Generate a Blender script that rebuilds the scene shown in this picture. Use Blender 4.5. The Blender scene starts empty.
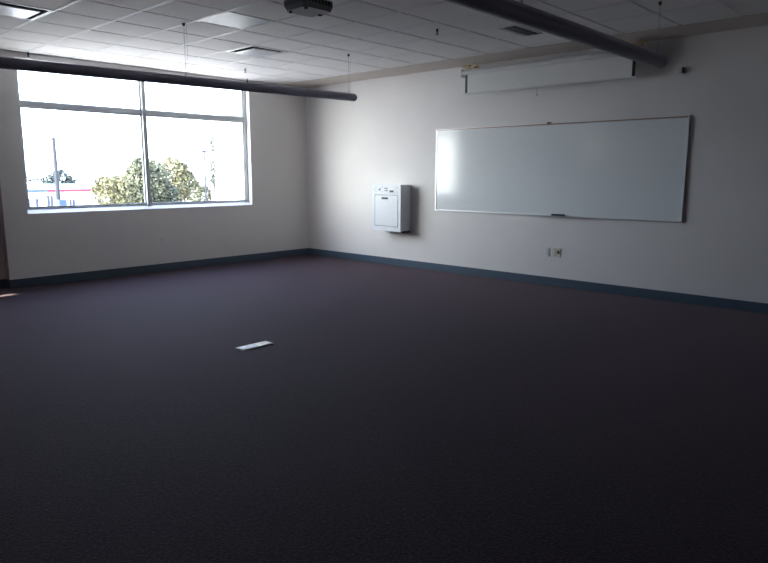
import bpy, bmesh, math, random
from mathutils import Vector, Matrix
random.seed(7)
sc = bpy.context.scene
COL = sc.collection
PI = math.pi
H = 3.035           # ceiling height

# ------------------------------------------------------------------ materials
def lin(c):
    return tuple((x / 12.92 if x <= .04045 else ((x + .055) / 1.055) ** 2.4) for x in c)

def mat(name, col, rough=.6, metal=0., spec=.5, noise=None, bump=None, coat=0., sheen=0.):
    m = bpy.data.materials.new(name); m.use_nodes = True
    nt = m.node_tree; b = nt.nodes['Principled BSDF']
    b.inputs['Base Color'].default_value = (*col, 1)
    b.inputs['Roughness'].default_value = rough
    b.inputs['Metallic'].default_value = metal
    b.inputs['Specular IOR Level'].default_value = spec
    b.inputs['Coat Weight'].default_value = coat
    b.inputs['Sheen Weight'].default_value = sheen
    if noise or bump:
        tc = nt.nodes.new('ShaderNodeTexCoord')
    if noise:
        sc_, amt, det = noise
        n = nt.nodes.new('ShaderNodeTexNoise'); n.inputs['Scale'].default_value = sc_; n.inputs['Detail'].default_value = det
        nt.links.new(tc.outputs['Object'], n.inputs['Vector'])
        r = nt.nodes.new('ShaderNodeMapRange'); r.inputs[1].default_value = .3; r.inputs[2].default_value = .7
        r.inputs[3].default_value = 1 - amt; r.inputs[4].default_value = 1 + amt
        nt.links.new(n.outputs['Fac'], r.inputs[0])
        mx = nt.nodes.new('ShaderNodeVectorMath'); mx.operation = 'SCALE'
        mx.inputs[0].default_value = col
        nt.links.new(r.outputs[0], mx.inputs['Scale'])
        nt.links.new(mx.outputs[0], b.inputs['Base Color'])
    if bump:
        sc_, st, dist = bump
        n = nt.nodes.new('ShaderNodeTexNoise'); n.inputs['Scale'].default_value = sc_; n.inputs['Detail'].default_value = 3
        nt.links.new(tc.outputs['Object'], n.inputs['Vector'])
        bp = nt.nodes.new('ShaderNodeBump'); bp.inputs['Strength'].default_value = st; bp.inputs['Distance'].default_value = dist
        nt.links.new(n.outputs['Fac'], bp.inputs['Height'])
        nt.links.new(bp.outputs[0], b.inputs['Normal'])
    return m

def carpet_mat():
    m = mat('carpet', (.03, .022, .028), .88, spec=.24)
    nt = m.node_tree; b = nt.nodes['Principled BSDF']; L = nt.links
    tc = nt.nodes.new('ShaderNodeTexCoord')
    n1 = nt.nodes.new('ShaderNodeTexNoise'); n1.inputs['Scale'].default_value = 62; n1.inputs['Detail'].default_value = 3; n1.inputs['Roughness'].default_value = .7
    n2 = nt.nodes.new('ShaderNodeTexNoise'); n2.inputs['Scale'].default_value = 1.1; n2.inputs['Detail'].default_value = 2
    v = nt.nodes.new('ShaderNodeTexVoronoi'); v.inputs['Scale'].default_value = 140
    for n in (n1, n2, v): L.new(tc.outputs['Object'], n.inputs['Vector'])
    cr = nt.nodes.new('ShaderNodeValToRGB')
    e = cr.color_ramp.elements
    e[0].position = .42; e[0].color = (.0015, .0008, .0026, 1)
    e[1].position = .60; e[1].color = (.034, .017, .033, 1)
    x = e.new(.5); x.color = (.0072, .0040, .0090, 1)
    L.new(n1.outputs['Fac'], cr.inputs[0])
    r = nt.nodes.new('ShaderNodeMapRange'); r.inputs[1].default_value = .3; r.inputs[2].default_value = .7; r.inputs[3].default_value = .93; r.inputs[4].default_value = 1.07
    L.new(n2.outputs['Fac'], r.inputs[0])
    mx = nt.nodes.new('ShaderNodeVectorMath'); mx.operation = 'SCALE'
    L.new(cr.outputs[0], mx.inputs[0]); L.new(r.outputs[0], mx.inputs['Scale'])
    L.new(mx.outputs[0], b.inputs['Base Color'])
    bp = nt.nodes.new('ShaderNodeBump'); bp.inputs['Strength'].default_value = .6; bp.inputs['Distance'].default_value = .004
    L.new(v.outputs['Distance'], bp.inputs['Height']); L.new(bp.outputs[0], b.inputs['Normal'])
    b.inputs['Specular Tint'].default_value = (1, .86, .98, 1)
    b.inputs['Sheen Weight'].default_value = .17; b.inputs['Sheen Roughness'].default_value = .5
    b.inputs['Sheen Tint'].default_value = (.95, .72, .78, 1)
    return m

def glass_mat(name, tint=(.93, .96, .96), rough=0.0):
    m = bpy.data.materials.new(name); m.use_nodes = True
    nt = m.node_tree; nt.nodes.remove(nt.nodes['Principled BSDF'])
    out = nt.nodes['Material Output']
    t = nt.nodes.new('ShaderNodeBsdfTransparent'); t.inputs[0].default_value = (*tint, 1)
    g = nt.nodes.new('ShaderNodeBsdfGlossy'); g.inputs['Roughness'].default_value = rough
    f = nt.nodes.new('ShaderNodeFresnel'); f.inputs[0].default_value = 1.45
    ge = nt.nodes.new('ShaderNodeNewGeometry'); mr = nt.nodes.new('ShaderNodeMapRange')   # same thin-pane reflectance from both sides
    mr.inputs[3].default_value = 1.45; mr.inputs[4].default_value = 1 / 1.45
    nt.links.new(ge.outputs['Backfacing'], mr.inputs[0]); nt.links.new(mr.outputs[0], f.inputs[0])
    mx = nt.nodes.new('ShaderNodeMixShader')
    nt.links.new(f.outputs[0], mx.inputs[0]); nt.links.new(t.outputs[0], mx.inputs[1]); nt.links.new(g.outputs[0], mx.inputs[2])
    nt.links.new(mx.outputs[0], out.inputs[0])
    return m

M = {}
M['carpet'] = carpet_mat()
M['wall'] = mat('wall_paint', (.778, .755, .738), .62, spec=.3, noise=(2.5, .015, 3), bump=(260, .12, .001))
M['accent'] = mat('brown_wall_paint', (.20, .155, .14), .7, spec=.3, noise=(2.5, .02, 3))
M['alcove'] = mat('alcove_paint', (.66, .58, .55), .7, spec=.3, noise=(2.5, .02, 3))
M['ceil_paint'] = mat('ceiling_border_paint', (.60, .54, .49), .8, spec=.2, noise=(3, .02, 2))
M['tile'] = mat('acoustic_tile', (.82, .80, .79), .95, spec=.15, noise=(170, .06, 4), bump=(220, .5, .002))
M['tee'] = mat('tee_bar', (.72, .72, .72), .42, spec=.5)
M['plenum'] = mat('plenum', (.1, .1, .1), .9)
M['base'] = mat('baseboard_vinyl', (.060, .095, .135), .42, spec=.5, noise=(6, .05, 2))
M['alu'] = mat('window_aluminium', (.58, .61, .63), .42, metal=.35, spec=.5)
M['sill'] = mat('window_reveal_paint', (.80, .80, .80), .5)
M['glass'] = glass_mat('window_glass')
M['board'] = mat('whiteboard_surface', (.80, .84, .85), .11, spec=.5, noise=(1.2, .012, 2))
M['rail'] = mat('anodised_rail', (.68, .69, .72), .35, metal=.5)
M['cork'] = mat('cork_strip', (.36, .25, .17), .9, noise=(80, .2, 3))
M['black'] = mat('black_plastic', (.014, .014, .016), .45)
M['dark'] = mat('dark_grey_plastic', (.05, .05, .055), .5)
M['cab'] = mat('cabinet_paint', (.74, .77, .80), .42, spec=.5)
M['cab_line'] = mat('cabinet_seam', (.36, .38, .42), .6)
M['tube'] = mat('pendant_paint', (.34, .325, .41), .45, metal=.0, spec=.55)
M['cable'] = mat('steel_cable', (.42, .42, .43), .5, metal=.2)
M['screen'] = mat('screen_fabric', (.74, .74, .72), .85, noise=(1.3, .03, 2))
M['housing'] = mat('screen_housing', (.66, .66, .66), .4)
M['brass'] = mat('yellowed_bracket', (.50, .40, .24), .45, metal=.25)
M['ivory'] = mat('ivory_plate', (.66, .62, .50), .45)
M['white'] = mat('white_plate', (.78, .79, .82), .4)
M['slot'] = mat('slot_dark', (.03, .03, .03), .6)
M['mirror'] = mat('diffuser_enamel', (.72, .74, .78), .30, spec=.6)
M['lens'] = mat('acrylic_light_lens', (.42, .48, .58), .46, spec=.22)
M['proj'] = mat('projector_case', (.22, .22, .23), .4)
M['proj2'] = mat('projector_underside', (.34, .34, .35), .5)
M['projglass'] = mat('projector_lens_glass', (.02, .02, .03), .05, spec=.9)
M['brassplate'] = mat('floor_box_steel', (.62, .60, .55), .36, metal=.45)
M['ext_white'] = mat('exterior_stucco', (.80, .80, .78), .85, noise=(1.5, .04, 3))
M['ext_blue'] = mat('exterior_blue_trim', (.03, .06, .13), .6)
M['ext_red'] = mat('exterior_red_band', (.30, .012, .04), .6)
M['ext_roof'] = mat('exterior_roof_edge', (.16, .24, .30), .6)
M['asphalt'] = mat('exterior_paving', (.55, .51, .45), .9, noise=(.3, .15, 4))
M['wood'] = mat('pole_timber', (.022, .023, .032), .8, noise=(8, .2, 3))
M['bark'] = mat('bark', (.20, .17, .14), .9, noise=(6, .3, 3))
M['leaf'] = mat('leaf_olive', (.090, .095, .055), .7, noise=(1.6, .5, 3))
M['leaf2'] = mat('leaf_yellow_olive', (.15, .14, .07), .7, noise=(1.6, .4, 3))
M['leaf3'] = mat('leaf_grey_green', (.050, .065, .055), .7, noise=(1.2, .4, 3))

# ------------------------------------------------------------------ mesh helpers
def box(bm, a, b, bev=0.):
    a, b = Vector(a), Vector(b)
    lo = Vector(map(min, a, b)); hi = Vector(map(max, a, b))
    r = bmesh.ops.create_cube(bm, size=1)
    vs = r['verts']
    for v in vs:
        v.co = Vector((lo[i] + (v.co[i] + .5) * (hi[i] - lo[i]) for i in range(3)))
    if bev > 0:
        es = list({e for v in vs for e in v.link_edges})
        bmesh.ops.bevel(bm, geom=es, offset=bev, segments=2, affect='EDGES', profile=.6)

def cyl(bm, p, q, r, r2=None, seg=20, caps=True):
    p, q = Vector(p), Vector(q); d = q - p
    rr = bmesh.ops.create_cone(bm, cap_ends=caps, segments=seg, radius1=r, radius2=r if r2 is None else r2, depth=d.length)
    m = Matrix.Translation((p + q) / 2) @ d.to_track_quat('Z', 'Y').to_matrix().to_4x4()
    bmesh.ops.transform(bm, matrix=m, verts=rr['verts'])

def prism(bm, pts, d):
    """closed polygon pts (3D) extruded along d"""
    d = Vector(d)
    a = [bm.verts.new(p) for p in pts]; b = [bm.verts.new(Vector(p) + d) for p in pts]
    n = len(pts)
    bm.faces.new(a); bm.faces.new(b[::-1])
    for i in range(n):
        bm.faces.new((a[i], b[i], b[(i + 1) % n], a[(i + 1) % n]))

def obj(name, bm, m, parent=None, smooth=False, kind=None, label=None):
    bmesh.ops.recalc_face_normals(bm, faces=bm.faces)
    me = bpy.data.meshes.new(name); bm.to_mesh(me); bm.free()
    me.materials.append(M[m] if isinstance(m, str) else m)
    if smooth:
        for p in me.polygons: p.use_smooth = True
        try: me.set_sharp_from_angle(angle=math.radians(40))
        except Exception: pass
    o = bpy.data.objects.new(name, me); COL.objects.link(o)
    if parent:
        bpy.context.view_layer.update()
        o.parent = parent
        o.matrix_parent_inverse = parent.matrix_world.inverted()
    if kind: o['kind'] = kind
    if label: o['label'] = label
    return o

def thing(name, label, cat, loc=(0, 0, 0), group=None):
    o = bpy.data.objects.new(name, None); COL.objects.link(o)
    o.empty_display_size = .1; o.location = loc
    o['label'] = label; o['category'] = cat
    if group: o['group'] = group
    return o

def tag(o, label, cat, group=None):
    o['label'] = label; o['category'] = cat
    if group: o['group'] = group
    return o

def B(*args):
    bm = bmesh.new()
    for a in args:
        box(bm, *a)
    return bm

def copy_tree(o, parent=None):
    c = o.copy(); COL.objects.link(c)
    if parent: c.parent = parent
    for ch in o.children: copy_tree(ch, c)
    return c

# ------------------------------------------------------------------ room shell
XL, YB, XJ, YA = -9.9, -11.6, -5.125, .13     # left wall, back wall, jog, alcove depth
WL, WR, WZ0, WZ1 = -4.84, -1.245, .965, 2.965  # big window opening
D = .16                                        # wall thickness
obj('floor', B(((XL, YB, -.1), (0, 0, 0)), ((XL, 0, -.1), (XJ, YA, 0))), 'carpet', kind='structure')
obj('wall_right', B(((0, YB - D, -.1), (D, D, H + .3))), 'wall', kind='structure')
bm = B(((XJ, 0, -.1), (WL, D, H + .3)), ((WR, 0, -.1), (0, D, H + .3)),
       ((WL, 0, -.1), (WR, D, WZ0)), ((WL, 0, WZ1), (WR, D, H + .3)))
obj('wall_far', bm, 'wall', kind='structure')
obj('wall_return', B(((XJ - .004, .0, -.1), (XJ, YA, H + .3))), 'alcove', kind='structure')
obj('wall_alcove', B(((XL - D, YA, -.1), (XJ, YA + D, H + .3))), 'alcove', kind='structure')
obj('wall_back', B(((XL - D, YB - D, -.1), (0, YB, H + .3))), 'accent', kind='structure')
# left wall with an unglazed slot added out of view for the sliver of sun
SY0, SY1, SZ0, SZ1 = -.92, -.80, 1.9, 2.655
bm = B(((XL - D, YB, -.1), (XL, SY0, H + .3)), ((XL - D, SY1, -.1), (XL, YA, H + .3)),
       ((XL - D, SY0, -.1), (XL, SY1, SZ0)), ((XL - D, SY0, SZ1), (XL, SY1, H + .3)))
obj('wall_left', bm, 'accent', kind='structure')

# baseboards
def baseboard(name, a, b):
    o = obj(name, B((a, b, .002)), 'base', kind='structure'); return o
baseboard('baseboard_right', (-.012, YB, 0), (0, 0, .115))
baseboard('baseboard_far', (XJ - .012, -.012, 0), (-.012, 0, .115))
baseboard('baseboard_return', (XJ - .012, 0, 0), (XJ, YA, .115))
baseboard('baseboard_alcove', (XL, YA - .012, 0), (XJ - .012, YA, .115))
baseboard('baseboard_left', (XL, YB, 0), (XL + .012, YA, .115))
baseboard('baseboard_back', (XL + .012, YB, 0), (-.012, YB + .012, .115))

# ceiling: tegular tiles laid in a tee grid, plain painted border along the right wall
SX, SYP = .568, .597
X0, Y0 = -4.13, -1.958
BORD = -.585
xs = [X0 + SX * k for k in range(-11, 12)]
xs = [x for x in xs if x > XL + .02 and x < BORD - .05]
xs = [XL] + xs + [BORD]
ys = [Y0 + SYP * k for k in range(-17, 8)]
ys = [y for y in ys if YB + .1 < y < YA - .05]
ys = [YB] + ys + [YA]
skip = set()
def cell(x, y):
    i = max(k for k in range(len(xs) - 1) if xs[k] < x); j = max(k for k in range(len(ys) - 1) if ys[k] < y)
    return i, j
C_D2 = cell(-2.70, -2.2); C_D1 = cell(-5.5, -2.2); C_L = cell(-3.9, -3.45)
C_E1 = cell(-1.55, -5.2)
for c in (C_D2, C_D1, C_L): skip.add(c)
G = .0125
bm = bmesh.new()
for i in range(len(xs) - 1):
    for j in range(len(ys) - 1):
        if (i, j) in skip: continue
        if ys[j] > .0 - .02 and xs[i] > XJ - .05: continue
        y1 = ys[j + 1]
        if ys[j] < 0 < ys[j + 1] and xs[i + 1] > XJ: y1 = 0 - .004 + G
        x0, x1, y0 = xs[i] + G, xs[i + 1] - G, ys[j] + G
        y1 -= G
        if y1 - y0 < .02 or x1 - x0 < .02: continue
        z = H + random.uniform(-.0008, .0008)
        b_ = .003
        lo = [bm.verts.new(p) for p in ((x0 + b_, y0 + b_, z), (x1 - b_, y0 + b_, z), (x1 - b_, y1 - b_, z), (x0 + b_, y1 - b_, z))]
        hi = [bm.verts.new(p) for p in ((x0, y0, H + .014), (x1, y0, H + .014), (x1, y1, H + .014), (x0, y1, H + .014))]
        tp = [bm.verts.new(p) for p in ((x0, y0, H + .02), (x1, y0, H + .02), (x1, y1, H + .02), (x0, y1, H + .02))]
        bm.faces.new(lo[::-1]); bm.faces.new(tp)
        for a, b in ((lo, hi), (hi, tp)):
            for k in range(4): bm.faces.new((a[k], a[(k + 1) % 4], b[(k + 1) % 4], b[k]))
ceiling = obj('ceiling', bm, 'tile', kind='structure')
bm = bmesh.new()
for x in xs[1:-1]:
    ya = YA if x < XJ else 0
    box(bm, (x - .0075, YB, H - .0008), (x + .0075, ya, H + .022))
for y in ys[1:-1]:
    xe = BORD if y < 0 else XJ
    box(bm, (XL, y - .013, H + .012), (xe, y + .013, H + .0222))
obj('trim_1', bm, 'tee', kind='structure')
obj('trim_2', B(((BORD, YB, H - .002), (0, 0, H + .05))), 'ceil_paint', kind='structure')     # plain border strip
obj('ceiling_slab', B(((XL - D, YB - D, H + .3), (D, D, H + .4)), ((XL - D, D, H + .3), (XJ + D, YA + D, H + .4))), 'plenum', kind='structure')

# ------------------------------------------------------------------ big window
FY0, FY1 = .100, .155
bm = B(((WL, FY0, WZ0 + .045), (WR, FY1, WZ0 + .072), .003), ((WL, FY0, WZ1 - .05), (WR, FY1, WZ1), .003),
       ((WL, FY0, WZ0 + .01), (WL + .05, FY1, WZ1), .003), ((WR - .055, FY0, WZ0 + .01), (WR, FY1, WZ1), .003),
       ((-3.115, FY0 - .03, WZ0 + .03), (-3.055, FY1, WZ1 - .03), .003),
       ((WL + .04, FY0 - .008, 2.365), (WR - .04, FY1, 2.425), .003),
       ((WL, FY0 - .006, WZ0 + .045), (WR, FY0 + .01, WZ0 + .056), .002))
for x0, x1 in ((WL + .05, -3.115), (-3.055, WR - .055)):
    for z0, z1 in ((WZ0 + .072, 2.365), (2.425, WZ1 - .05)):
        s = .018
        box(bm, (x0, FY0 + .015, z0), (x0 + s, FY1 - .02, z1)); box(bm, (x1 - s, FY0 + .015, z0), (x1, FY1 - .02, z1))
        box(bm, (x0, FY0 + .015, z0), (x1, FY1 - .02, z0 + s)); box(bm, (x0, FY0 + .015, z1 - s), (x1, FY1 - .02, z1))
win = obj('window_1', bm, 'alu', kind='structure')
for x0, x1 in ((WL + .05, -3.115), (-3.055, WR - .055)):
    for z0, z1 in ((WZ0 + .072, 2.365), (2.425, WZ1 - .05)):
        bm = B(((x0 + .004, .128, z0 + .004), (x1 - .004, .134, z1 - .004)))
        obj('pane', bm, 'glass', parent=win)
# painted reveal lining (jambs, head, sill)
e = .004
bm = bmesh.new(); prism(bm, [(WL, .001, WZ0 - .002), (WL, D + .02, WZ0 - .002), (WL, D + .02, WZ0 + .052), (WL, .095, WZ0 + .050), (WL, .001, WZ0 + .003)], (WR - WL, 0, 0))
for a_ in (((WL, .001, WZ1 - e), (WR, D + .02, WZ1 + .002)),
       ((WL - .002, .001, WZ0), (WL + e, D + .02, WZ1)), ((WR - e, .001, WZ0), (WR + .002, D + .02, WZ1))):
    box(bm, *a_)
obj('trim_3', bm, 'sill', kind='structure')

# ------------------------------------------------------------------ whiteboard
wy0, wy1, wz0, wz1 = -3.05, -6.712, .942, 2.160
wb = thing('whiteboard', 'long wall-mounted whiteboard with thin silver rails on the right wall', 'whiteboard', (0, (wy0 + wy1) / 2, wz0))
obj('panel', B(((-.018, wy1 + .01, wz0 + .01), (-.001, wy0 - .01, wz1 - .01))), 'board', wb)
obj('side_rail', B(((-.026, wy0 - .018, wz0), (-.0005, wy0, wz1), .002)), 'rail', wb)
obj('side_rail', B(((-.026, wy1, wz0), (-.0005, wy1 + .018, wz1), .002)), 'rail', wb)
obj('bottom_rail', B(((-.026, wy1 + .018, wz0), (-.0005, wy0 - .018, wz0 + .016), .002)), 'rail', wb)
tr = obj('top_rail', B(((-.028, wy1 + .018, wz1 - .026), (-.0005, wy0 - .018, wz1 - .001), .002)), 'rail', wb)
obj('cork_strip', B(((-.031, wy1 + .02, wz1 - .020), (-.027, wy0 - .02, wz1 - .007))), 'cork', tr, label='tan cork insert')
# pen tray
bm = bmesh.new()
prism(bm, [(-.026, -5.52, wz0 + .002), (-.062, -5.52, wz0 - .002), (-.066, -5.52, wz0 + .010), (-.060, -5.52, wz0 + .008), (-.050, -5.52, wz0 + .004), (-.026, -5.52, wz0 + .008)], (0, .72, 0))
obj('pen_tray', bm, 'rail', wb)
# black eraser on the tray
er = thing('board_eraser', 'small black eraser lying on the whiteboard pen tray', 'eraser', (-.044, -5.14, wz0 + .006))
obj('felt_pad', B(((-.060, -5.235, wz0 + .011), (-.028, -5.045, wz0 + .019), .002)), 'dark', er)
obj('grip', B(((-.058, -5.230, wz0 + .019), (-.030, -5.05, wz0 + .036), .004)), 'black', er)
# black map hook on the top rail
bm = B(((-.040, -4.970, wz1 - .001), (-.004, -4.915, wz1 + .012), .003), ((-.040, -4.955, wz1 - .012), (-.034, -4.93, wz1 + .004), .002))
tag(obj('map_hook', bm, 'black'), 'small black hook clipped on top of the whiteboard frame', 'hook')

# ------------------------------------------------------------------ wall cabinet
cy0, cy1, cz0, cz1, cd = -1.915, -2.538, .585, 1.333, .25
cb = thing('wall_cabinet', 'white wall-mounted control cabinet left of the whiteboard', 'cabinet', (0, (cy0 + cy1) / 2, cz0))
bm = B(((-cd + .025, cy1 + .006, cz0 + .012), (-.001, cy0 - .006, cz1 - .004), .006))
obj('body', bm, 'cab', cb, smooth=True)
# front frame with a recessed field for the door
bm = B(((-cd, cy1, cz0), (-cd + .03, cy1 + .055, cz1), .004), ((-cd, cy0 - .055, cz0), (-cd + .03, cy0, cz1), .004),
       ((-cd, cy1 + .05, cz0), (-cd + .03, cy0 - .05, cz0 + .075), .004), ((-cd, cy1 + .05, cz1 - .165), (-cd + .03, cy0 - .05, cz1), .004))
obj('front_frame', bm, 'cab', cb)
obj('seam', B(((-cd + .018, cy1 + .05, cz0 + .07), (-cd + .024, cy0 - .05, cz1 - .16))), 'cab_line', cb)
dr = obj('door', B(((-cd - .002, cy1 + .063, cz0 + .083), (-cd + .02, cy0 - .063, cz1 - .173), .005)), 'cab', cb)
obj('handle', B(((-cd - .014, -2.262, 1.097), (-cd - .001, -2.135, 1.127), .004)), 'black', dr, label='black handle')
# control strip details
fx = -cd - .004
kp = obj('keypad', B(((fx, -2.262, 1.212), (-cd + .002, -2.190, 1.286), .002)), 'white', cb)
for a in (0, 1):
    for b in (0, 1):
        obj('button', B(((fx - .006, -2.218 - a * .035 , 1.262 - b * .036), (fx + .001, -2.200 - a * .035, 1.278 - b * .036), .002)), 'black', kp)
ds = obj('display', B(((fx, -2.392, 1.204), (-cd + .002, -2.300, 1.270), .003)), 'white', cb)
obj('screen', B(((fx - .003, -2.386, 1.210), (fx + .001, -2.306, 1.240), .002)), 'black', ds)
for k, (y, z) in enumerate(((-2.000, 1.285), (-2.000, 1.215), (-2.045, 1.250), (-2.09, 1.262), (-2.09, 1.236), (-2.135, 1.285), (-2.135, 1.215), (-1.965, 1.25), (-2.46, 1.285), (-2.46, 1.215))):
    obj('indicator', B(((-cd - .004, y - .007, z - .007), (-cd + .002, y + .007, z + .007), .001)), 'cab_line', cb)
obj('toggle_switch', B(((-cd - .012, -2.095, 1.236), (-cd + .002, -2.085, 1.262), .002)), 'dark', cb)
# dark box added for the shade beneath the cabinet
obj('under_shade', B(((-.14, cy1 + .01, cz0 - .02), (-.001, cy0 - .3, cz0 + .02), .004)), 'dark', cb)

# ------------------------------------------------------------------ projection screen
sy0, sy1, sx = -3.655, -6.175, -.20
ps = thing('projection_screen', 'white pull-down projection screen partly lowered above the whiteboard', 'projection screen', (sx, (sy0 + sy1) / 2, 2.90))
bm = bmesh.new(); cyl(bm, (sx, sy1, 2.897), (sx, sy0, 2.897), .046, seg=28)
hs = obj('housing', bm, 'housing', ps, smooth=True)
for y in (sy0, sy1):
    s = -1 if y == sy0 else 1
    bm = B(((sx - .055, y - .012, 2.84), (sx + .055, y + .012, 2.95), .008))
    obj('end_cap', bm, 'white', ps)
fy0, fy1 = -3.72, -6.135
bm = B(((sx - .032, fy1 + .040, 2.618), (sx - .029, fy0 - .040, 2.875)))
fb = obj('fabric', bm, 'screen', ps)
for y in (fy0, fy1 + .040):
    obj('border', B(((sx - .0325, y - .040, 2.622), (sx - .0285, y, 2.872))), 'black', fb, label='black border strip')
bm = bmesh.new(); cyl(bm, (sx - .03, fy1 - .02, 2.61), (sx - .03, fy0 + .02, 2.61), .014, seg=14)
br = obj('bottom_bar', bm, 'housing', ps, smooth=True)
bm = bmesh.new(); cyl(bm, (sx - .03, -4.86, 2.53), (sx - .03, -4.86, 2.60), .003, seg=8); cyl(bm, (sx - .03, -4.86, 2.50), (sx - .03, -4.86, 2.53), .009, .005, seg=10)
obj('pull_cord', bm, 'cable', br)
for y, s in ((sy0 - .10, 1), (sy1 + .09, -1)):
    # triangular wall bracket: wall plate, arm, diagonal brace
    bm = B(((-.012, y - .035, 2.86), (-.0005, y + .035, 3.02), .002), ((sx - .01, y - .018, 2.982), (-.01, y + .018, 3.002), .002),
           ((sx - .012, y - .018, 2.935), (sx + .008, y + .018, 2.998), .002))
    prism(bm, [(-.008, y - .01, 2.87), (-.008, y - .01, 2.90), (sx, y - .01, 2.995), (sx, y - .01, 2.97)], (0, .02, 0))
    prism(bm, [(sx, y - .15, 3.0), (sx, y - .08, 3.012), (sx, y + .0, 2.96), (sx, y + .0, 2.94), (sx, y - .012, 2.94)], (.008, 0, 0))
    prism(bm, [(sx, y + .15, 3.0), (sx, y + .08, 3.012), (sx, y - .0, 2.96), (sx, y + .0, 2.94), (sx, y + .012, 2.94)], (.008, 0, 0))
    obj('bracket', bm, 'brass', ps, label='yellowish mounting bracket')

# ------------------------------------------------------------------ plates on the walls
def receptacle(name, y0, y1, z0, z1, m, label, holes):
    t = thing(name, label, 'outlet', (0, (y0 + y1) / 2, z0))
    obj('plate', B(((-.009, y0, z0), (-.0005, y1, z1), .003)), m, t)
    for (a, b, c, d, mm) in holes:
        obj('socket', B(((-.013, a, b), (-.006, c, d), .002)), mm, t)
receptacle('data_plate', -5.018, -4.944, .402, .518, 'white', 'narrow white wall plate, left one of the pair below the whiteboard',
           [(-4.998, .475, -4.965, .500, 'housing'), (-4.998, .425, -4.965,   .450, 'housing')])
receptacle('power_outlet', -5.185, -5.060, .402, .520, 'ivory', 'square ivory double outlet, right one of the pair below the whiteboard',
           [(-5.108, .470, -5.078, .505, 'ivory'), (-5.108, .418, -5.078, .452, 'ivory'), (-5.168, .445, -5.138, .485, 'slot')])
t = thing('wall_outlet', 'small white wall outlet beneath the big window', 'outlet', (-2.97, 0, .41))
obj('plate', B(((-3.005, -.008, .41), (-2.935, -.0005, .525), .003)), 'white', t)
for z in (.435, .480): obj('socket', B(((-2.988, -.014, z), (-2.952, -.006, z + .030), .003)), 'housing', t)
t = wsn = thing('wall_sensor', 'little white sensor box high on the right wall beside the screen', 'sensor', (0, -6.55, 2.63))
obj('body', B(((-.045, -6.592, 2.632), (-.0005, -6.548, 2.690), .005)), 'housing', t)
obj('base_plate', B(((-.010, -6.600, 2.620), (-.0004, -6.505, 2.702), .003)), 'white', t)
obj('lens', B(((-.050, -6.605, 2.628), (-.012, -6.590, 2.694), .004)), 'black', t, label='black right side')  # black slab added as the dark right side of the box

# ------------------------------------------------------------------ pendant linear lights
def pendant(label, y, xend, zc0, slope, x_left, cables, fittings, r=.064):
    t = thing('pendant_light', label, 'light', (xend, y, zc0), 'linear pendant lights')
    bm = bmesh.new()
    n = 28
    def ring(x, k=1.):
        z = zc0 + slope * (x - xend)
        return [bm.verts.new((x, y + r * 1.0 * k * math.cos(a), z + r * .92 * k * math.sin(a))) for a in (2 * PI * i / n for i in range(n))]
    rs = [ring(x_left), ring(xend)]
    for i in range(n): bm.faces.new((rs[0][i], rs[0][(i + 1) % n], rs[1][(i + 1) % n], rs[1][i]))
    bm.faces.new(rs[0]); 
    obj('tube', bm, 'tube', t, smooth=True)
    bm = bmesh.new()
    a_ = ring(xend, 1.03); b_ = ring(xend + .012, 1.03); c_ = ring(xend + .03, .86); d_ = ring(xend + .036, .5)
    z_ = ring(xend - .01, 1.03)
    for p, q in ((z_, a_), (a_, b_), (b_, c_), (c_, d_)):
        for i in range(n): bm.faces.new((p[i], p[(i + 1) % n], q[(i + 1) % n], q[i]))
    bm.faces.new(d_); bm.faces.new(z_)
    obj('end_cap', bm, 'tube', t, smooth=True)
    # narrow uplight slot and lens on top of the tube
    bm = bmesh.new()
    prism(bm, [(x_left, y - .022, zc0 + slope * (x_left - xend) + r * .88), (x_left, y + .022, zc0 + slope * (x_left - xend) + r * .88),
               (x_left, y + .018, zc0 + slope * (x_left - xend) + r * .95), (x_left, y - .018, zc0 + slope * (x_left - xend) + r * .95)],
          (xend - .03 - x_left, 0, slope * (xend - .03 - x_left)))
    obj('uplight_lens', bm, 'housing', t)
    for x in cables:
        zt = zc0 + slope * (x - xend) + r * .9
        bm = bmesh.new(); cyl(bm, (x, y, zt), (x, y, H - .01), .0022, seg=8)
        cyl(bm, (x, y, zt), (x, y, zt + .03), .007, seg=10)
        cyl(bm, (x + .03, y, zt), (x + .03, y, H - .002), .0013, seg=6)
        c = obj('cable', bm, 'cable', t)
        bm = bmesh.new(); cyl(bm, (x, y, H - .028), (x, y, H), .010, .018, seg=16)
        obj('canopy', bm, 'dark', t, smooth=True)
    for x in fittings:
        zt = zc0 + slope * (x - xend) + r * .9
        bm = bmesh.new(); cyl(bm, (x, y, zt - .01), (x, y, zt + .045), .010, .006, seg=10)
        obj('cable_grip', bm, 'black', t, smooth=True)
    return t
pendant('grey tubular pendant light hanging in front of the big window', -2.98, -1.71, 2.497, .016, -9.2, (-1.79, -4.16, -6.45, -8.7), (-3.39,), r=.052)
pendant('grey tubular pendant light hanging nearer the camera by the projection screen', -6.92, -1.60, 2.530, .000, -9.2, (-1.68, -4.02, -6.31, -8.6), (), r=.066)

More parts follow.
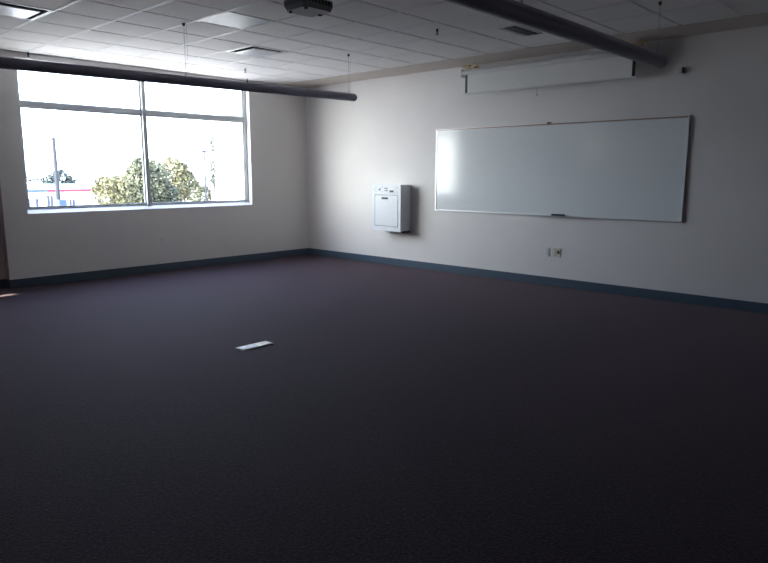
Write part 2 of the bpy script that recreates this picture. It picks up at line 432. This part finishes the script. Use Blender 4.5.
# ------------------------------------------------------------------ ceiling fittings
def sprinkler(x, y, label, rz=0):
    t = thing('fire_sprinkler', label, 'sprinkler', (x, y, H), 'ceiling sprinklers')
    bm = bmesh.new(); cyl(bm, (x, y, H - .008), (x, y, H + .002), .022, .034, seg=20)
    obj('escutcheon', bm, 'white', t, smooth=True)
    bm = bmesh.new(); cyl(bm, (x, y, H - .035), (x, y, H - .006), .012, seg=12)
    for s in (-1, 1): cyl(bm, (x + s * .010, y, H - .035), (x + s * .003, y, H - .062), .003, seg=6)
    cyl(bm, (x, y, H - .060), (x, y, H - .035), .003, seg=6)
    obj('head', bm, 'black', t, smooth=True)
    bm = bmesh.new(); cyl(bm, (x, y, H - .067), (x, y, H - .062), .017, seg=16)
    obj('deflector', bm, 'dark', t)
sprinkler(-2.05, -1.05, 'small dark ceiling sprinkler above the right end of the window')
sprinkler(-2.21, -4.78, 'small black ceiling sprinkler between the two pendant tubes')
sprinkler(-4.68, -.05, 'black ceiling sprinkler close to the wall above the left end of the window')

def cell_rect(c):
    i, j = c; return xs[i] + G, xs[i + 1] - G, ys[j] + G, ys[j + 1] - G
def diffuser(c, label):
    x0, x1, y0, y1 = cell_rect(c); z = H
    t = thing('air_diffuser', label, 'air vent', ((x0 + x1) / 2, (y0 + y1) / 2, H), 'square ceiling diffusers')
    w = .028
    bm = B(((x0, y0, z - .004), (x1, y0 + w, z + .01)), ((x0, y1 - w, z - .004), (x1, y1, z + .01)),
           ((x0, y0 + w, z - .004), (x0 + w, y1 - w, z + .01)), ((x1 - w, y0 + w, z - .004), (x1, y1 - w, z + .01)))
    obj('frame', bm, 'tee', t)
    a0, a1, b0, b1 = x0 + w, x1 - w, y0 + w, y1 - w
    q = .10
    bm = bmesh.new()
    lo = [bm.verts.new(p) for p in ((a0, b0, z + .005), (a1, b0, z + .005), (a1, b1, z + .005), (a0, b1, z + .005))]
    hi = [bm.verts.new(p) for p in ((a0 + q, b0 + q, z + .10), (a1 - q, b0 + q, z + .10), (a1 - q, b1 - q, z + .10), (a0 + q, b1 - q, z + .10))]
    for k in range(4): bm.faces.new((lo[k], lo[(k + 1) % 4], hi[(k + 1) % 4], hi[k]))
    bm.faces.new(hi)
    obj('cone', bm, 'slot', t, label='dark recessed throat')
    g = .06
    obj('plaque', B(((a0 + g, b0 + g, z - .016), (a1 - g, b1 - g, z - .004), .004)), 'mirror', t)
    for px in (a0 + .16, a1 - .16):
        bm = bmesh.new(); cyl(bm, (px, (b0 + b1) / 2, z - .006), (px, (b0 + b1) / 2, z + .10), .006, seg=8)
        obj('hanger', bm, 'slot', t)
diffuser(C_D2, 'square plaque air diffuser in the ceiling just above the window-side pendant')
diffuser(C_D1, 'square plaque air diffuser cut off by the top left corner of the view')
# flush light panel
x0, x1, y0, y1 = cell_rect(C_L)
t = thing('ceiling_light_panel', 'unlit bluish square light panel flush in the ceiling left of the projector', 'ceiling light', ((x0 + x1) / 2, (y0 + y1) / 2, H))
w = .016
bm = B(((x0, y0, H - .003), (x1, y0 + w, H + .01)), ((x0, y1 - w, H - .003), (x1, y1, H + .01)),
       ((x0, y0 + w, H - .003), (x0 + w, y1 - w, H + .01)), ((x1 - w, y0 + w, H - .003), (x1, y1 - w, H + .01)))
obj('frame', bm, 'tee', t)
obj('lens', B(((x0 + w, y0 + w, H + .001), (x1 - w, y1 - w, H + .006))), 'lens', t)
# slotted return grille
vx0, vx1, vy0, vy1 = -1.78, -1.22, -5.48, -5.24
t = thing('return_grille', 'small slotted ceiling grille between the sprinkler and the near pendant', 'air vent', ((vx0 + vx1) / 2, (vy0 + vy1) / 2, H))
bm = B(((vx0, vy0, H - .006), (vx1, vy0 + .02, H + .004)), ((vx0, vy1 - .02, H - .006), (vx1, vy1, H + .004)),
       ((vx0, vy0 + .02, H - .006), (vx0 + .02, vy1 - .02, H + .004)), ((vx1 - .02, vy0 + .02, H - .006), (vx1, vy1 - .02, H + .004)))
obj('frame', bm, 'tee', t)
obj('backing', B(((vx0 + .02, vy0 + .02, H - .0015), (vx1 - .02, vy1 - .02, H + .001))), 'slot', t)
for y in (-5.415, -5.30):
    obj('slat', B(((vx0 + .02, y - .004, H - .009), (vx1 - .02, y + .016, H - .002), .001)), 'dark' if y < -5.4 else 'tee', t)

# ------------------------------------------------------------------ projector
px_, py_ = -4.10, -4.90
t = thing('projector', 'grey ceiling-mounted projector at the top edge of the view', 'projector', (px_, py_, H))
bz0, bz1 = 2.850, 2.930; Z_ = 2.895
bm = bmesh.new()
pts = [(-.15, -.15), (.13, -.15), (.155, -.125), (.155, .125), (.13, .15), (-.15, .15), (-.17, .12), (-.17, -.12)]
prism(bm, [(px_ + a, py_ + b, bz0 + .035) for a, b in pts], (0, 0, bz1 - bz0 - .035))
body = obj('body', bm, 'proj', t)
bm = bmesh.new()
lo = [bm.verts.new((px_ + a * .90, py_ + b * .90, bz0)) for a, b in pts]; hi = [bm.verts.new((px_ + a, py_ + b, bz0 + .035)) for a, b in pts]
for k in range(8): bm.faces.new((lo[k], lo[(k + 1) % 8], hi[(k + 1) % 8], hi[k]))
bm.faces.new(lo); bm.faces.new(hi)
obj('underside', bm, 'proj2', t)
bm = bmesh.new(); cyl(bm, (px_ + .16, py_ + .06, Z_), (px_ + .205, py_ + .06, Z_), .032, .030, seg=24)
ln = obj('lens_barrel', bm, 'black', t, smooth=True)
bm = bmesh.new(); cyl(bm, (px_ + .203, py_ + .06, Z_), (px_ + .208, py_ + .06, Z_), .024, seg=24); obj('lens_glass', bm, 'projglass', ln)
for k in range(7):
    obj('vent_slat', B(((px_ - .13 + k * .035, py_ - .154, 2.892), (px_ - .112 + k * .035, py_ - .147, 2.922))), 'slot', t)
for a, b in ((-.12, -.10), (-.12, .10), (.12, 0)):
    bm = bmesh.new(); cyl(bm, (px_ + a, py_ + b, bz0 - .012), (px_ + a, py_ + b, bz0 + .002), .014, seg=14); obj('foot', bm, 'black', t)
bm = B(((px_ - .10, py_ - .09, bz1), (px_ + .10, py_ + .09, bz1 + .016), .003), ((px_ - .04, py_ - .04, bz1 + .016), (px_ + .04, py_ + .04, bz1 + .045), .004))
for a in (-1, 1):
    for b in (-1, 1): cyl(bm, (px_, py_, bz1 + .03), (px_ + a * .13, py_ + b * .11, bz1 + .006), .008, seg=8)
obj('mount_bracket', bm, 'black', t)
bm = bmesh.new(); cyl(bm, (px_, py_, bz1 + .05), (px_, py_, H - .012), .022, seg=18); obj('pole', bm, 'black', t, smooth=True)
bm = bmesh.new(); cyl(bm, (px_, py_, H - .015), (px_, py_, H - .001), .075, seg=24); obj('ceiling_plate', bm, 'black', t, smooth=True)
bm = bmesh.new()
for k, (a, b) in enumerate(((-.16, -.09), (-.16, -.02), (-.16, .05))):
    prev = None
    for i in range(9):
        u = i / 8
        p = Vector((px_ + a + .13 * u - .07 * math.sin(PI * u), py_ + b * (1 - u) + .02 * k * u, bz0 + .07 + (H - bz0 - .09) * u))
        if prev is not None: cyl(bm, prev, p, .007, seg=8)
        prev = p
obj('cables', bm, 'black', t)

# ------------------------------------------------------------------ floor box
fc = [(-4.797, -4.668), (-4.790, -4.785), (-4.470, -4.762), (-4.470, -4.645)]
c0 = Vector((sum(p[0] for p in fc) / 4, sum(p[1] for p in fc) / 4, 0))
t = thing('floor_box', 'metal floor outlet cover with two lids set in the carpet', 'floor outlet', c0)
bm = B(((-4.792, -4.778, 0), (-4.470, -4.656, .007), .002)); obj('plate', bm, 'brassplate', t)
obj('lid', B(((-4.785, -4.770, .006), (-4.640, -4.664, .011), .002)), 'white', t)
obj('lid', B(((-4.622, -4.770, .006), (-4.477, -4.664, .011), .002)), 'brassplate', t)
for x in (-4.712, -4.55):
    bm = bmesh.new(); cyl(bm, (x, -4.717, .010), (x, -4.717, .0125), .008, seg=12); obj('screw', bm, 'cable', t)

# ------------------------------------------------------------------ outdoors (second storey view)
GZ = -4.0
obj('ground', B(((-120, .8, GZ - .3), (220, 240, GZ))), 'asphalt', kind='structure')
bm = B(((.56, .24, GZ), (7, 3.95, 2.72)))
bd = thing('building_wing', 'blank white building wing rising at the right of the window view', 'building', (3.5, 2, GZ))
obj('wall', bm, 'ext_white', bd)
obj('coping', B(((.46, .24, 2.72), (7.05, 4.05, 2.77), .004)), 'dark', bd)

# low flat-roofed building
sh = thing('low_building', 'low white flat-roofed building with a red band seen through the window', 'building', (25, 82, GZ))
obj('wall', B(((17.5, 80, GZ), (31, 90, -.18))), 'ext_white', sh)
obj('roof_edge', B(((17.3, 79.8, -.20), (31.2, 90.2, -.02))), 'ext_roof', sh)
obj('fascia', B(((17.4, 79.86, -.90), (23.9, 79.99, -.62))), 'ext_blue', sh, label='blue fascia band')
obj('fascia', B(((23.9, 79.86, -.93), (31.1, 79.99, -.60))), 'ext_red', sh, label='red fascia band')
for x, z0, z1, n in ((21.35, -3.0, -1.7, 1), (22.35, -2.95, -1.75, 1), (23.75, -2.9, -1.35, 2), (26.5, -3.2, -1.9, 2)):
    for k in range(n):
        fr = obj('window', B(((x + k * .42, 79.9, z0), (x + .3 + k * .42, 79.99, z1))), 'ext_blue', sh)
        obj('pane', B(((x + .05 + k * .42, 79.87, z0 + .1), (x + .25 + k * .42, 79.9, (z0 + z1) / 2 - .05)), ((x + .05 + k * .42, 79.87, (z0 + z1) / 2 + .05), (x + .25 + k * .42, 79.9, z1 - .1))), 'projglass', fr)
# fence at its foot
f = thing('boundary_fence', 'low white wall with thin rail running in front of the flat-roofed building', 'fence', (24, 70, GZ))
obj('wall', B(((12, 70, GZ), (27.2, 70.2, -2.45))), 'ext_white', f)
obj('rail', B(((12, 69.95, -2.45), (27.2, 70.25, -2.36))), 'ext_roof', f)

def pole(x, y, z1, label, arms, r=.16):
    t = thing('utility_pole', label, 'pole', (x, y, GZ), 'utility poles outside the window')
    bm = bmesh.new(); cyl(bm, (x, y, GZ), (x, y, z1), r, r * .6, seg=14); obj('shaft', bm, 'wood', t, smooth=True)
    for z, w in arms:
        obj('crossarm', B(((x - w, y - .06, z), (x + w, y + .06, z + .12))), 'wood', t)
pole(17.75, 60, 5.05, 'tall bare utility pole in front of the flat-roofed building', [], .26)
obj_t = thing('junction_cabinet', 'bluish box at the foot of the tall utility pole', 'box', (17.9, 59.4, GZ))
obj('body', B(((17.45, 59.0, GZ), (18.2, 59.6, -1.15), .03)), 'ext_blue', obj_t)
obj('door', B(((17.55, 58.97, GZ + .2), (18.1, 59.01, -1.3), .01)), 'ext_blue', obj_t)
pole(19.42, 35, 3.98, 'thin utility pole right of the big leafy tree', [(3.1, .25)], .09)

def leaf_mesh(bm, c, r, n, s, rnd, flat=.8):
    """leaf clumps spread over a lumpy crown shell, facing every way"""
    for _ in range(n):
        d = Vector((rnd.gauss(0, 1), rnd.gauss(0, 1), rnd.gauss(0, 1))).normalized()
        rad = (rnd.uniform(.55, 1.04) ** .6)
        p = Vector(c) + Vector((d.x * r[0], d.y * r[1], d.z * r[2])) * rad
        u = Vector((rnd.gauss(0, 1), rnd.gauss(0, 1), rnd.gauss(0, 1))).normalized()
        v = u.cross(Vector((rnd.gauss(0, 1), rnd.gauss(0, 1), rnd.gauss(0, 1)))).normalized()
        k = s * rnd.uniform(.6, 1.4)
        q = [p + u * k, p + v * k * .55, p - u * k * .9, p - v * k * .55]
        bm.faces.new([bm.verts.new(a) for a in q])

def tree(label, base, blobs, leafm, dens, s, seed, far=1., group='trees outside the window', branches=True, cat='tree'):
    rnd = random.Random(seed)
    E0 = Vector((-7.87, -9.29, 1.5))
    if far != 1.:      # farther (or nearer) and proportionally bigger (or smaller), ground kept
        blobs = [(tuple(E0 + (Vector(c) - E0) * far), tuple(q * far for q in r)) for c, r in blobs]
        base = tuple((E0 + (Vector((*base, 0)) - E0) * far)[:2]); s *= far; dens /= far ** 2
    bx, by = base
    t = thing('tree', label, cat, (bx, by, GZ), group)
    bm = bmesh.new()
    zc = min(b[0][2] for b in blobs)
    cyl(bm, (bx, by, GZ), (bx, by, zc), .22, .15, seg=10)
    if branches:
        for (c, r) in blobs:
            prev = Vector((bx, by, zc - .8)); tgt = Vector(c)
            for k in range(1, 5):
                p = prev.lerp(tgt, k / 4) + Vector((rnd.uniform(-.2, .2), rnd.uniform(-.2, .2), 0))
                cyl(bm, prev, p, .11 - .02 * k, .09 - .02 * k, seg=7, caps=False); prev = p
            for k in range(5):
                d = Vector((rnd.uniform(-1, 1) * r[0], rnd.uniform(-1, 1) * r[1], rnd.uniform(-.8, .8) * r[2])) * .85
                cyl(bm, tgt - Vector((0, 0, r[2] * .3)), tgt + d, .05, .02, seg=6, caps=False)
    obj('trunk', bm, 'bark', t, smooth=True)
    bm = bmesh.new()
    for (c, r) in blobs:
        leaf_mesh(bm, c, r, int(dens * r[0] * r[2]), s, rnd)
        for k in range(7):   # smaller lumps that break up the outline
            d = Vector((rnd.gauss(0, 1), rnd.gauss(0, 1), abs(rnd.gauss(0, .8)))).normalized()
            cc = Vector(c) + Vector((d.x * r[0], d.y * r[1], d.z * r[2])) * .85
            q = min(r) * rnd.uniform(.25, .4)
            leaf_mesh(bm, cc, (q, q, q * .8), int(dens * q * q), s, rnd)
    obj('crown', bm, leafm, t)
    return t

tree('broad dark olive tree, tallest crown in the window view', (18.0, 41), [((17.7, 41, .5), (1.9, 1.8, 2.2)), ((16.6, 40.6, -.6), (1.6, 1.5, 2.0)), ((18.6, 41, -.9), (1.6, 1.5, 2.0)), ((17.6, 41, -2.2), (2.4, 1.5, 1.5))], 'leaf', 620, .16, 3)
tree('lower rounded tree at the left edge of the big leafy group', (14.4, 39.5), [((14.2, 39.5, -.1), (1.35, 1.3, 1.6)), ((15.2, 39.7, -.6), (1.1, 1.1, 2.1)), ((14.3, 39.5, -1.9), (1.6, 1.2, 1.2))], 'leaf2', 620, .14, 5, far=.90)
tree('yellow-green tree just right of the window mullion', (20.0, 40), [((19.4, 40, .9), (1.5, 1.4, 1.95)), ((20.5, 40.1, -.1), (1.35, 1.3, 1.9)), ((20.0, 40, -2.3), (2.2, 1.3, 1.5))], 'leaf2', 620, .15, 8, far=1.12)
tree('small dark tree between the yellow-green tree and the white wing', (22.1, 40), [((22.3, 40, -.9), (1.0, 1.0, 1.4)), ((22.6, 40, -2.2), (1.3, 1.0, 1.4))], 'leaf', 620, .13, 11, far=.92)
tree('tall narrow tree rising beside the white wing', (22.6, 39), [((22.75, 39, .6), (.4, .4, .9)), ((22.75, 39, 2.0), (.38, .4, .6)), ((22.8, 39, 3.9), (.26, .3, .7))], 'leaf3', 900, .10, 13, far=.8, branches=True)
tree('small rounded tree behind the tall utility pole', (27.8, 92), [((30.0, 92, .3), (1.9, 1.5, 1.6)), ((28.6, 92, 0.0), (1.3, 1.2, 1.0)), ((31.6, 92, -.1), (1.3, 1.2, .7))], 'leaf3', 170, .24, 17, branches=False)
tree('distant low tree at the left edge of the window view', (25.8, 95), [((25.8, 95, .5), (.9, .8, .8)), ((28.0, 95, .2), (1.3, .8, .6))], 'leaf3', 170, .2, 19, branches=False)
tag(obj('hedge', (lambda bm: (leaf_mesh(bm, (16.5, 31.5, -2.1), (5.5, .5, .7), 3600, .12, random.Random(4)), bm)[1])(bmesh.new()), 'leaf3'), 'loose hedge along the foot of the big trees', 'hedge')
obj('hedge_bank', B(((11.2, 31.3, GZ), (21.8, 31.8, -2.3))), 'ext_white', kind='structure')

# ------------------------------------------------------------------ light
w = bpy.data.worlds.new('World'); sc.world = w; w.use_nodes = True
nt = w.node_tree; bg = nt.nodes['Background']
tc = nt.nodes.new('ShaderNodeTexCoord'); sp = nt.nodes.new('ShaderNodeSeparateXYZ'); nt.links.new(tc.outputs['Generated'], sp.inputs[0])
cr = nt.nodes.new('ShaderNodeValToRGB'); e = cr.color_ramp.elements
e[0].position = 0; e[0].color = (.76, .84, 1, 1); e[1].position = .8; e[1].color = (.50, .62, 1, 1)
x = e.new(.25); x.color = (.66, .77, 1, 1)
nt.links.new(sp.outputs['Z'], cr.inputs[0]); nt.links.new(cr.outputs[0], bg.inputs[0])
bg.inputs[1].default_value = 7.5
# added warm glow in the world, low left beyond the window, lighting the right wall
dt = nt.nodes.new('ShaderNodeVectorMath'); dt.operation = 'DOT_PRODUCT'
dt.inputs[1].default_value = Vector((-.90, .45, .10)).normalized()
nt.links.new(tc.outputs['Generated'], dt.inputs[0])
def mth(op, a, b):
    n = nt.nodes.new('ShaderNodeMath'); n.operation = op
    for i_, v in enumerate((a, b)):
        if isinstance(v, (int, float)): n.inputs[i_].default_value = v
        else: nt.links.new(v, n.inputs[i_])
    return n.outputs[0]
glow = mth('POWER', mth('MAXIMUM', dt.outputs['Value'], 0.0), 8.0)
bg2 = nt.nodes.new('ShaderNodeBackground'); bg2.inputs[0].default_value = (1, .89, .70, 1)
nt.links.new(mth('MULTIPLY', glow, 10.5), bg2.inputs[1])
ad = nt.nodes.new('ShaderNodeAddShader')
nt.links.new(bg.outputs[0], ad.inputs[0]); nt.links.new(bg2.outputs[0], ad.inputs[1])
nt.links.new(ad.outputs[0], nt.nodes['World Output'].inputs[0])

sun = bpy.data.lights.new('sun', 'SUN'); sun.energy = 20.0; sun.angle = math.radians(.53); sun.color = (1, .90, .74)
so = bpy.data.objects.new('sun', sun); COL.objects.link(so)
sd = Vector((1, .08, -.55)).normalized()
so.rotation_euler = sd.to_track_quat('-Z', 'Y').to_euler()
so.location = (-20, -15, 20)

pl = bpy.data.lights.new('window_portal', 'AREA'); pl.shape = 'RECTANGLE'; pl.size = WR - WL; pl.size_y = WZ1 - WZ0
pl.cycles.is_portal = True
po = bpy.data.objects.new('window_portal', pl); COL.objects.link(po)
po.location = ((WL + WR) / 2, .158, (WZ0 + WZ1) / 2); po.rotation_euler = (-PI / 2, 0, 0)

# ------------------------------------------------------------------ camera
cam = bpy.data.cameras.new('camera'); co = bpy.data.objects.new('camera', cam); COL.objects.link(co)
k = 1.5 / 1.4
yaw, pit, rol = map(math.radians, (46.9916, -9.5094, .1044))
fw = Vector((math.sin(yaw) * math.cos(pit), math.cos(yaw) * math.cos(pit), math.sin(pit)))
rt = Vector((math.cos(yaw), -math.sin(yaw), 0)); up = rt.cross(fw)
R = rt * math.cos(rol) + up * math.sin(rol); U = -rt * math.sin(rol) + up * math.cos(rol)
mw = Matrix((( R.x, U.x, -fw.x, -7.3467 * k), (R.y, U.y, -fw.y, -8.6719 * k), (R.z, U.z, -fw.z, 1.5), (0, 0, 0, 1)))
co.matrix_world = mw
cam.sensor_fit = 'HORIZONTAL'; cam.sensor_width = 36; cam.lens = 643.19 / 768 * 36
cam.clip_end = 1000; cam.clip_start = .05
sc.camera = co

sc.view_settings.view_transform = 'Standard'; sc.view_settings.look = 'None'
sc.view_settings.exposure = .58; sc.view_settings.gamma = 1; sc.view_settings.use_curve_mapping = False
sc.cycles.max_bounces = 12; sc.cycles.diffuse_bounces = 8; sc.cycles.transparent_max_bounces = 12
sc.cycles.use_denoising = True
sc.cycles.sample_clamp_indirect = 10
